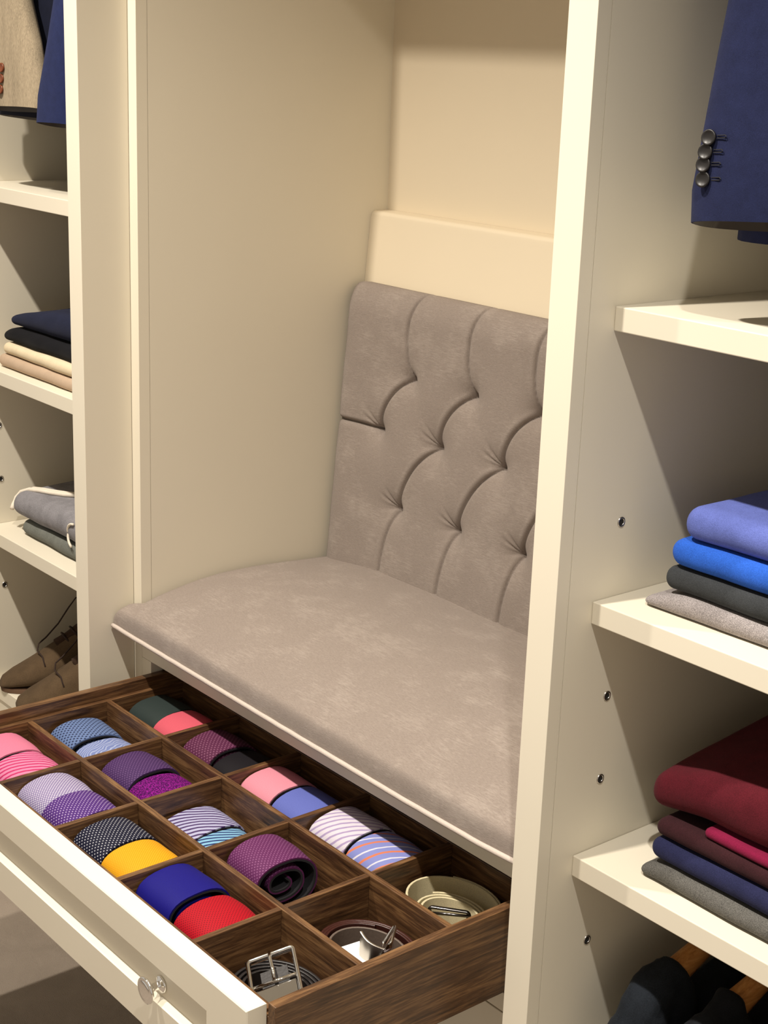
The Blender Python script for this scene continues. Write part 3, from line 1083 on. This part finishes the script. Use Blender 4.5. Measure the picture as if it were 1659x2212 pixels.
F = dict(
    peri=mat_fabric('wool_periwinkle', rgb(92, 104, 172), 0.78, 1100),
    blue=mat_fabric('wool_blue', rgb(42, 90, 186), 0.75, 1100),
    char=mat_fabric('wool_charcoal', rgb(54, 56, 58), 0.7, 1100),
    grey=mat_fabric('wool_heather_grey', rgb(144, 137, 136), 0.55, 1000, 0.15),
    burg=mat_fabric('wool_burgundy', rgb(80, 20, 30), 0.7, 1100),
    mag=mat_fabric('wool_magenta', rgb(118, 22, 56), 0.8, 1100),
    dburg=mat_fabric('wool_dark_burgundy', rgb(52, 26, 30), 0.7, 1100),
    navy=mat_fabric('wool_navy', rgb(36, 38, 68), 0.7, 1100),
    char2=mat_fabric('wool_grey_marl', rgb(92, 90, 86), 0.55, 1000, 0.15),
    inknavy=mat_fabric('wool_ink_navy', rgb(30, 34, 54), 0.75, 1100),
    ink=mat_fabric('wool_ink_black', rgb(18, 18, 22), 0.75, 1100),
    cream=mat_fabric('cotton_cream', rgb(214, 198, 168), 0.9, 1300, 0.3, 0.2),
    tan=mat_fabric('cotton_tan', rgb(178, 156, 134), 0.9, 1300, 0.3, 0.2),
    greyj=mat_fabric('jersey_grey', rgb(128, 126, 130), 0.7, 800, 0.4),
    greyg=mat_fabric('jersey_grey_green', rgb(104, 106, 100), 0.75, 800, 0.4),
)


def rise(x0, dzx=0.0, y0=0.1, dzy=0.0, dx_top=0.0):
    def f(x, y, z, t):
        return x + dx_top * t, y, z + t * ((x - x0) * dzx + max(0, y - y0) * dzy)
    return f


def taper(x0, z0, w=0.07, lo=0.35, rise_x=0.0, y0=0.1, rise_y=0.0):
    def f(x, y, z, t):
        k = min(1, max(0, (x - x0) / w)); k = lo + (1 - lo) * k * (2 - k)
        return x, y, z0 + (z - z0) * k + t * ((x - x0) * rise_x + max(0, y - y0) * rise_y)
    return f


def droop(x0, w, dz, rise_x, y0, rise_y):
    def f(x, y, z, t):
        k = min(1, max(0, (x - x0) / w)); k = k * k * (3 - 2 * k)
        return x, y, z - dz * (1 - k) + t * ((x - x0) * rise_x + max(0, y - y0) * rise_y)
    return f


Z = SHELF_Z[1]
g = 'sweaters stacked on the right middle shelf'
slab('folded_sweater', 'light heather grey sweater at the bottom of the blue stack', 'sweater', g, 0.5640, 0.930, 0.0930, 0.400, Z + 0.0005, Z + 0.0240, F['grey'], seed=1, wob=0.003, shape=taper(0.564, Z + 0.0005, 0.06, 0.4))
slab('folded_sweater', 'charcoal sweater between the blue and light grey ones', 'sweater', g, 0.5860, 0.936, 0.0960, 0.405, Z + 0.0250, Z + 0.0510, F['char'], seed=2, wob=0.0028)
slab('folded_sweater', 'bright blue sweater under the periwinkle one', 'sweater', g, 0.5900, 0.940, 0.0980, 0.410, Z + 0.0520, Z + 0.0830, F['blue'], seed=3, wob=0.0028)
slab('folded_sweater', 'periwinkle blue sweater on top of the right middle stack', 'sweater', g, 0.6020, 0.945, 0.1000, 0.415, Z + 0.0840, Z + 0.1200, F['peri'], seed=4, wob=0.0028)
Z = SHELF_Z[2]
g = 'sweaters stacked on the right lower shelf'
slab('folded_sweater', 'grey marl sweater at the bottom of the burgundy stack', 'sweater', g, 0.6000, 0.945, 0.0830, 0.395, Z + 0.0005, Z + 0.0240, F['char2'], seed=5, wob=0.003, shape=taper(0.600, Z + 0.0005, 0.05, 0.55))
slab('folded_sweater', 'navy sweater just above the grey marl one', 'sweater', g, 0.6080, 0.945, 0.0880, 0.400, Z + 0.0250, Z + 0.0500, F['navy'], seed=6, wob=0.0028)
slab('folded_sweater', 'dark brownish burgundy sweater under the magenta edge', 'sweater', g, 0.6090, 0.945, 0.0940, 0.400, Z + 0.0510, Z + 0.0720, F['dburg'], seed=7, wob=0.0028)
slab('folded_sweater', 'thin magenta sweater peeking from the burgundy stack', 'sweater', g, 0.6720, 0.945, 0.0980, 0.400, Z + 0.0730, Z + 0.0850, F['mag'], seed=8, wob=0.002)
slab('folded_sweater', 'large burgundy sweater on top of the lower right stack', 'sweater', g, 0.5860, 0.950, 0.1000, 0.430, Z + 0.0865, Z + 0.1290, F['burg'], seed=9, wob=0.0035, shape=droop(0.586, 0.085, 0.012, 0.13, 0.12, 0.12))
Z = SHELF_Z[1]
g = 'clothes stacked on the left middle shelf'
slab('folded_trousers', 'tan folded trousers at the bottom of the dark stack', 'trousers', g, -0.945, -0.565, 0.0760, 0.380, Z + 0.0005, Z + 0.0230, F['tan'], seed=11, wob=0.003)
slab('folded_trousers', 'cream folded trousers above the tan ones', 'trousers', g, -0.938, -0.565, 0.0800, 0.380, Z + 0.0235, Z + 0.0450, F['cream'], seed=12, wob=0.003)
slab('folded_sweater', 'black sweater under the navy one on the left shelf', 'sweater', g, -0.950, -0.560, 0.0860, 0.385, Z + 0.0455, Z + 0.0730, F['ink'], seed=13, wob=0.005, shape=taper(-0.950, Z + 0.0455, 0.05, 0.5))
slab('folded_sweater', 'dark navy sweater on top of the left middle stack', 'sweater', g, -0.934, -0.560, 0.0940, 0.385, Z + 0.0750, Z + 0.1075, F['inknavy'], seed=14, wob=0.006, shape=taper(-0.934, Z + 0.0750, 0.16, 0.45, 0.06, 0.12, 0.05))
Z = SHELF_Z[2]
g = 'clothes stacked on the left lower shelf'
slab('folded_sweater', 'grey-green sweater under the white-trimmed grey one', 'sweater', g, -0.905, -0.565, 0.0900, 0.385, Z + 0.0005, Z + 0.0290, F['greyg'], seed=15, wob=0.003)
gs = slab('folded_sweater', 'grey sweatshirt with white trim on the left lower shelf', 'sweater', g, -0.934, -0.560, 0.0860, 0.385, Z + 0.0305, Z + 0.0760, F['greyj'], seed=16, wob=0.004, shape=rise(-0.934, 0.03, 0.1, 0.05))
WHITE_TRIM = mat_fabric('white_trim_cotton', rgb(226, 216, 200), 0.9, 1300)
# white neckband curling at the far left end and a white cord across the front
bm = bmesh.new()
Zt = Z + 0.0305
ZC = Zt + 0.022
for k in range(2):
    o_ = 0.009 * k
    bm_tube(bm, [(-0.9330, 0.0880 + o_, 0.5060), (-0.9400, 0.0950 + o_, 0.5120), (-0.9420, 0.1020 + o_, 0.5230), (-0.9330, 0.1080 + o_, 0.5350), (-0.9120, 0.1140 + o_, 0.5435),
                 (-0.8850, 0.1200 + o_, 0.5470), (-0.8560, 0.1270 + o_, 0.5490), (-0.8260, 0.1400 + o_, 0.5505), (-0.8000, 0.1600 + o_, 0.5520)], 0.0042, 10)
nb = add('neckband', bm, WHITE_TRIM, gs, smooth=True)
nb['label'] = 'white curled neckband'
bm = bmesh.new()
pts = []
for k in range(16):
    a = math.radians(95 + 150 * k / 15)
    pts.append((-0.690 + 0.030 * math.cos(a), 0.0845 + 0.0045 * (1 - abs(math.sin(a))) , ZC - 0.002 + 0.0225 * math.sin(a)))
bm_tube(bm, pts, 0.0022, 8)
cd = add('trim_cord', bm, WHITE_TRIM, gs, smooth=True)
cd['label'] = 'white trim loop'


# ------------------------------------------------------------------ jackets
def ell_ring(cx, cy, z, rx, ry, rot=0.0, n=36, ex=0.8, zt=0.0):
    out = []
    for k in range(n):
        a = 2 * math.pi * k / n
        c, s = math.cos(a), math.sin(a)
        lx = rx * math.copysign(abs(c) ** ex, c); ly = ry * math.copysign(abs(s) ** ex, s)
        out.append(Vector((cx + lx * math.cos(rot) - ly * math.sin(rot), cy + lx * math.sin(rot) + ly * math.cos(rot), z + zt * lx)))
    return out


def hollow(bm, rings, th=0.0022, mi=1):
    """tube open at its first ring (hem), with a turned-in lining"""
    V = bm_loft(bm, rings, cap0=False, cap1=True)
    r0 = rings[0]
    c = sum(r0, Vector()) / len(r0)
    inn, up = [], []
    for p in r0:
        d = (c - p); d.z = 0
        inn.append(bm.verts.new(p + d.normalized() * th))
        up.append(bm.verts.new(p + d * 0.30 + Vector((0, 0, 0.03))))
    k = len(r0)
    for i in range(k):
        bm.faces.new((V[0][i], inn[i], inn[(i + 1) % k], V[0][(i + 1) % k]))
        bm.faces.new((inn[i], up[i], up[(i + 1) % k], inn[(i + 1) % k])).material_index = mi
    bm.faces.new(up).material_index = mi


def jacket(label, xc, sleeve, hem_z, material, btn_mat, buttons, group, body_dx=0.0, btn_side=-1, thick=0.055, holes=None, body_ry=0.195):
    """sleeve: list of (z, xc, yc, rx, ry, rot, tilt) from the cuff up"""
    root = thing('hanging_jacket', (xc, 0.31, hem_z - 0.02), label, 'jacket', group)
    bm = bmesh.new()
    rings = []
    for z, t in ((hem_z - 0.018, 1.0), (hem_z + 0.10, 0.98), (hem_z + 0.30, 0.90), (hem_z + 0.50, 0.95), (1.80, 1.0), (1.86, 0.86), (1.91, 0.50), (1.94, 0.22)):
        rings.append([p + Vector((0.004 * nz(p.x, p.y, z, 20), 0, (0.012 * (p.y - 0.3)) if z < 1.3 else 0)) for p in ell_ring(xc + body_dx, 0.325, z, thick * (0.8 + 0.2 * t), body_ry * t, 0, 40)])
    hollow(bm, rings)
    add('body', bm, [material, JLIN], root, smooth=True)
    bm = bmesh.new()
    rings = []
    for (z, x, y, rx, ry, rot, tilt) in sleeve:
        yt_ = 0.22 if len(rings) == 0 else 0.0
        rings.append([p + Vector((0.0022 * nz(p.x, p.y, z * 3, 30), 0.002 * nz(p.x, z * 3, p.y, 24), -yt_ * (p.y - y))) for p in ell_ring(x, y, z, rx, ry, rot, 40, 0.75, tilt)])
    hollow(bm, rings)
    sl = add('sleeve', bm, [material, JLIN], root, smooth=True, autosmooth=60)
    for (bx, by, bz) in buttons:
        bm = bmesh.new()
        nrm = Vector((0.10, -0.80, 0.12))
        prof = [(0.0001, -0.0022), (0.0068, -0.0020), (0.0076, -0.0004), (0.0074, 0.0010), (0.0062, 0.0014), (0.0054, 0.0006), (0.0001, 0.0004)]
        bm_lathe(bm, prof, (bx, by, bz), nrm, 20)
        add('button', bm, btn_mat, sl, smooth=True)
    if holes:
        for (x, y, z, dx, dy, dz) in holes:
            bm = bmesh.new()
            bm_tube(bm, [(x, y, z + .0012), (x + dx, y + dy, z + dz + .0012), (x + dx * 1.12, y + dy * 1.12, z + dz), (x + dx, y + dy, z + dz - .0012), (x, y, z - .0012)], 0.0005, 5)
            add('buttonhole', bm, LINING, sl)
    bm = bmesh.new()
    hook = [(xc + body_dx, 0.31, 1.93), (xc + body_dx, 0.31, 1.965), (xc + body_dx, 0.328, 1.985), (xc + body_dx, 0.324, 2.004), (xc + body_dx, 0.308, 2.0065), (xc + body_dx, 0.294, 1.998)]
    bm_tube(bm, hook, 0.0022, 8)
    add('hanger_hook', bm, CHROME, root, smooth=True)
    return root


JLIN = mat_plain('dark_brown_jacket_lining', rgb(44, 34, 26), 0.6)
NAVYW = mat_fabric('suit_wool_navy', rgb(29, 34, 64), 0.72, 1500, 0.3, 0.35)
DNAVY = mat_fabric('suit_wool_dark_navy', rgb(16, 20, 38), 0.72, 1500, 0.3, 0.35)
BLUEW = mat_fabric('suit_wool_blue', rgb(31, 39, 76), 0.75, 1500, 0.3, 0.35)
LINEN = mat_fabric('linen_beige', rgb(150, 136, 114), 0.72, 420, 0.4, 0.5, stretch=(2.2, 2.2, 0.35))
BTN_D = mat_plain('black_horn_button', rgb(26, 23, 22), 0.4)
BTN_B = mat_plain('brown_horn_button', rgb(116, 58, 28), 0.3)

# right bay: navy sleeve with four buttons
JG = 'jackets hanging in the wardrobe bays'
sl = [(1.1900, 0.706, 0.056, 0.083, 0.026, 0.02, 0.08), (1.22, 0.705, 0.056, 0.084, 0.028, 0.02, 0.04), (1.27, 0.713, 0.058, 0.086, 0.030, 0.02, 0),
      (1.34, 0.722, 0.063, 0.089, 0.033, 0.02, 0), (1.42, 0.732, 0.072, 0.092, 0.036, 0.02, 0), (1.55, 0.736, 0.092, 0.092, 0.040, 0.0, 0), (1.70, 0.720, 0.120, 0.082, 0.046, 0, 0), (1.82, 0.700, 0.145, 0.066, 0.045, 0, 0), (1.875, 0.690, 0.175, 0.035, 0.03, 0, 0)]
BT = [(0.6510, 0.0280, 1.2670), (0.6485, 0.0280, 1.2540), (0.6475, 0.0280, 1.2425), (0.6490, 0.0275, 1.2290)]
HL = [(b[0] + 0.008, 0.0302, b[2] + 0.001, 0.011, -0.0022, 0.0010) for b in BT]
jacket('navy wool jacket with four dark cuff buttons in the right bay', 0.650, sl, 1.187, NAVYW, BTN_D, BT, JG, holes=HL, thick=0.066, body_ry=0.215)

# left bay: beige linen, dark navy behind, blue sleeve beside the post
sl = [(1.2230, -0.798, 0.052, 0.102, 0.021, 0.02, 0.04), (1.27, -0.801, 0.053, 0.101, 0.022, 0.02, 0.02), (1.33, -0.818, 0.054, 0.096, 0.023, 0.02, 0), (1.40, -0.838, 0.056, 0.084, 0.025, 0, 0),
      (1.55, -0.862, 0.080, 0.080, 0.035, 0, 0), (1.70, -0.880, 0.115, 0.070, 0.042, 0, 0), (1.82, -0.890, 0.145, 0.056, 0.042, 0, 0), (1.875, -0.895, 0.175, 0.035, 0.03, 0, 0)]
BT = [(-0.7945, 0.0285, 1.2875), (-0.7975, 0.0285, 1.2705), (-0.8000, 0.0280, 1.2535)]
jacket('beige linen jacket with brown cuff buttons at the far left', -0.906, sl, 1.228, LINEN, BTN_B, BT, JG, thick=0.055)
sl = [(1.2060, -0.632, 0.046, 0.058, 0.021, 0.04, 0.03), (1.25, -0.626, 0.047, 0.057, 0.022, 0.04, 0), (1.33, -0.604, 0.050, 0.046, 0.024, 0.02, 0), (1.40, -0.590, 0.056, 0.042, 0.027, 0, 0),
      (1.55, -0.585, 0.082, 0.042, 0.036, 0, 0), (1.70, -0.588, 0.115, 0.042, 0.044, 0, 0), (1.82, -0.590, 0.145, 0.040, 0.045, 0, 0), (1.875, -0.592, 0.175, 0.026, 0.03, 0, 0)]
jacket('bright navy jacket sleeve beside the left post', -0.592, sl, 1.222, BLUEW, BTN_D, [], JG, thick=0.042)
sl = [(1.2060, -0.800, 0.1000, 0.150, 0.017, 0.0, 0.0), (1.25, -0.800, 0.1000, 0.149, 0.018, 0.0, 0), (1.33, -0.790, 0.1010, 0.136, 0.018, 0.0, 0), (1.40, -0.780, 0.1020, 0.120, 0.020, 0, 0),
      (1.55, -0.765, 0.112, 0.090, 0.026, 0, 0), (1.70, -0.755, 0.130, 0.064, 0.036, 0, 0), (1.82, -0.752, 0.152, 0.048, 0.042, 0, 0), (1.875, -0.752, 0.180, 0.026, 0.03, 0, 0)]
jacket('very dark navy jacket between the beige and bright navy ones', -0.752, sl, 1.216, DNAVY, BTN_D, [], JG, thick=0.048)


# ------------------------------------------------------------------ suede boots
SUEDE = mat_fabric('brown_suede', rgb(84, 68, 50), 0.8, 500, 0.6, 0.3)
SUEDE_D = mat_fabric('dark_suede_tongue', rgb(58, 42, 32), 0.75, 500, 0.5, 0.3)
SOLE = mat_plain('tan_crepe_sole', rgb(96, 70, 50), 0.8)
LACE = mat_plain('dark_brown_lace', rgb(44, 26, 16), 0.8)


def boot(label, toe, ang, z0, mirror=1):
    root = thing('suede_boot', (toe[0], toe[1], z0), label, 'boot', 'suede boots on the lowest left shelf')
    ca, sa = math.cos(ang), math.sin(ang)

    def W(x, y, z):        # local: +y from toe to heel
        x *= mirror
        return Vector((toe[0] + x * ca + y * sa, toe[1] - x * sa + y * ca, z0 + z))
    secs = [  # bottom (y,z), top (y,z), half width, centre x
        ((-0.006, 0.008), (-0.006, 0.014), 0.008, 0.004), ((-0.004, 0.007), (0.002, 0.024), 0.022, 0.003), ((0.010, 0.007), (0.022, 0.036), 0.034, 0.002), ((0.045, 0.007), (0.056, 0.054), 0.044, 0.0),
        ((0.085, 0.007), (0.092, 0.077), 0.047, -0.002), ((0.120, 0.007), (0.120, 0.098), 0.046, -0.002), ((0.160, 0.007), (0.146, 0.114), 0.041, 0), ((0.210, 0.007), (0.160, 0.126), 0.038, 0),
        ((0.262, 0.009), (0.168, 0.134), 0.037, 0), ((0.280, 0.035), (0.172, 0.140), 0.036, 0), ((0.280, 0.075), (0.176, 0.146), 0.036, 0), ((0.276, 0.110), (0.180, 0.150), 0.036, 0), ((0.274, 0.140), (0.182, 0.153), 0.036, 0)]
    rings = []
    for (by, bz), (ty, tz), hw, cx in secs:
        ring = []
        n = 28
        for k in range(n):
            a = 2 * math.pi * k / n
            c, s = math.cos(a), math.sin(a)
            lx = hw * math.copysign(abs(c) ** 0.75, c)
            f = 0.5 + 0.5 * math.copysign(abs(s) ** 0.8, s)
            # narrower toward the top
            lx *= 1 - 0.30 * max(0, f - 0.35)
            ring.append(W(cx + lx, by + (ty - by) * f, bz + (tz - bz) * f))
        rings.append(ring)
    bm = bmesh.new()
    bm_loft(bm, rings)
    up = add('upper', bm, SUEDE, root, smooth=True)
    # sole
    bm = bmesh.new()
    outl = []
    for k in range(40):
        a = 2 * math.pi * k / 40
        y = 0.141 - 0.145 * math.cos(a)
        w_ = 0.047 * abs(math.sin(a)) ** 0.6 * (1.0 - 0.22 * math.exp(-((y - 0.17) / 0.05) ** 2)) * (0.9 if y > 0.18 else 1.04)
        outl.append((math.copysign(w_, math.sin(a)) , y))
    bm_loft(bm, [[W(x, y, 0.0004) for x, y in outl], [W(x * 1.01, y, 0.006) for x, y in outl], [W(x * 0.98, y, 0.0085) for x, y in outl]])
    add('sole', bm, SOLE, root, smooth=True, autosmooth=40)
    # dark eyelet facing over the instep
    bm = bmesh.new()
    rr = []
    for y, z, hw in ((0.098, 0.0870, 0.018), (0.120, 0.0985, 0.022), (0.142, 0.1150, 0.024), (0.160, 0.1300, 0.025), (0.174, 0.1460, 0.025), (0.180, 0.168, 0.024)):
        rr.append([W(-hw, y + 0.010, z - 0.012), W(-hw * .55, y, z + 0.0008), W(0, y - 0.002, z + 0.0030), W(hw * .55, y, z + 0.0008), W(hw, y + 0.010, z - 0.012), W(0, y + 0.012, z - 0.014)])
    bm_loft(bm, rr)
    add('tongue', bm, SUEDE_D, root, smooth=True)
    for y, z in ((0.112, 0.0975), (0.128, 0.109), (0.145, 0.1235), (0.160, 0.137)):
        bm = bmesh.new()
        bm_tube(bm, [W(-0.021, y + 0.008, z - 0.008), W(-0.010, y, z + 0.002), W(0.010, y + 0.003, z + 0.003), W(0.021, y + 0.012, z - 0.005)], 0.0020, 6)
        add('lace', bm, LACE, root, smooth=True)
    bm = bmesh.new()
    bm_tube(bm, [W(0.010, 0.168, 0.150), W(-0.020, 0.160, 0.164), W(-0.034, 0.142, 0.160), W(-0.036, 0.128, 0.140), W(-0.034, 0.108, 0.110), W(-0.036, 0.084, 0.082), W(-0.028, 0.070, 0.0735), W(0.0, 0.066, 0.0700), W(0.022, 0.074, 0.066), W(0.038, 0.078, 0.052)], 0.0015, 6)
    l = add('lace', bm, LACE, root, smooth=True)
    l['label'] = 'loose lace end trailing over the toe'
    bm = bmesh.new()
    bm_tube(bm, [W(0.0, 0.166, 0.150), W(-0.022, 0.150, 0.172), W(-0.036, 0.148, 0.160), W(-0.014, 0.160, 0.148), W(0.018, 0.168, 0.150)], 0.0016, 6)
    add('lace', bm, LACE, root, smooth=True)
    return root


boot('brown suede lace-up boot nearest the left wall of its shelf', (-0.940, 0.060), R0(24), SHELF_Z[3] + 0.0004, 1)
boot('brown suede lace-up boot partly hidden behind the left post', (-0.832, 0.040), R0(22), SHELF_Z[3] + 0.0004, 1)


# ------------------------------------------------------------------ hanging denim under the lowest right shelf
DENIM = mat_fabric('dark_denim', rgb(30, 34, 40), 0.6, 700, 0.5, 0.6)
DENIM2 = mat_fabric('washed_denim', rgb(22, 24, 28), 0.6, 700, 0.5, 0.6)


def denim(label, xc, hlabel, dmat, seed):
    h = thing('wooden_hanger', (xc, 0.31, 0.25), hlabel, 'hanger', 'wooden hangers under the lowest right shelf')

    def bar(y):
        t = abs(y - 0.31) / 0.22
        return 0.352 - 0.066 * t ** 1.3
    bm = bmesh.new()
    rings = []
    for k in range(25):
        t = -1 + 2 * k / 24
        y = 0.31 + 0.205 * t
        hh = 0.013 + 0.006 * abs(t)
        w_ = 0.006 + 0.016 * abs(t) ** 1.2
        if abs(t) == 1: hh *= 0.6; w_ *= 0.7
        rings.append([Vector((xc + w_ * math.cos(a), y, bar(y) + hh * math.sin(a))) for a in [2 * math.pi * q / 14 for q in range(14)]])
    bm_loft(bm, rings)
    add('shoulder_bar', bm, WOOD_LT, h, smooth=True)
    bm = bmesh.new()
    bm_tube(bm, [(xc, 0.31, 0.360), (xc, 0.31, 0.372), (xc, 0.323, 0.384), (xc, 0.318, 0.396), (xc, 0.308, 0.3972), (xc, 0.299, 0.391)], 0.0018, 8)
    add('hook', bm, CHROME, h, smooth=True)
    # crumpled dark garment draped over the bar, open at the neck where the wood shows
    bm = bmesh.new()
    rings = []
    N = 40
    for k in range(61):
        y = 0.064 + 0.492 * k / 60
        d = abs(y - 0.31)
        if d > 0.150:
            top = bar(y) + 0.026 - 0.055 * max(0, (d - 0.195) / 0.055) ** 1.6
        else:
            top = bar(y) + 0.026 - 0.075 * min(1, (0.150 - d) / 0.030)
        hw = 0.034 if d < 0.225 else 0.034 * math.sqrt(max(0.05, 1 - ((d - 0.225) / 0.022) ** 2))
        zb = 0.172 + 0.006 * nz(y, seed, 0, 30)
        ring = []
        for q in range(N):
            a = 2 * math.pi * q / N
            c, sn = math.cos(a), math.sin(a)
            x = hw * math.copysign(abs(c) ** 0.6, c)
            fz = 0.5 + 0.5 * math.copysign(abs(sn) ** 0.55, sn)
            x *= 1 - 0.25 * fz
            z = zb + (top - zb) * fz
            n_ = nz(y * 34, z * 30, seed, 1.0) * 0.006 + nz(y * 80, z * 70, seed + 4, 1.0) * 0.003
            ring.append(Vector((xc + x + n_ * (1 if c > 0 else -1), y + n_ * 0.6, z + n_ * 0.7 * fz)))
        rings.append(ring)
    bm_loft(bm, rings)
    o = add('hanging_denim', bm, dmat, None, smooth=True, recentre=True)
    tag(o, label, 'garment', 'dark denim under the lowest right shelf')


denim('dark denim garment on the first wooden hanger beside the right panel', 0.605, 'wooden hanger closest to the right bay side panel', DENIM, 1)
denim('blackish denim garment on the middle wooden hanger, second from the panel', 0.690, 'middle wooden hanger, second from the right bay side panel', DENIM2, 2)
denim('blackish denim garment on the wooden hanger at the photo edge', 0.775, 'wooden hanger at the lower right edge of the photo', DENIM2, 3)
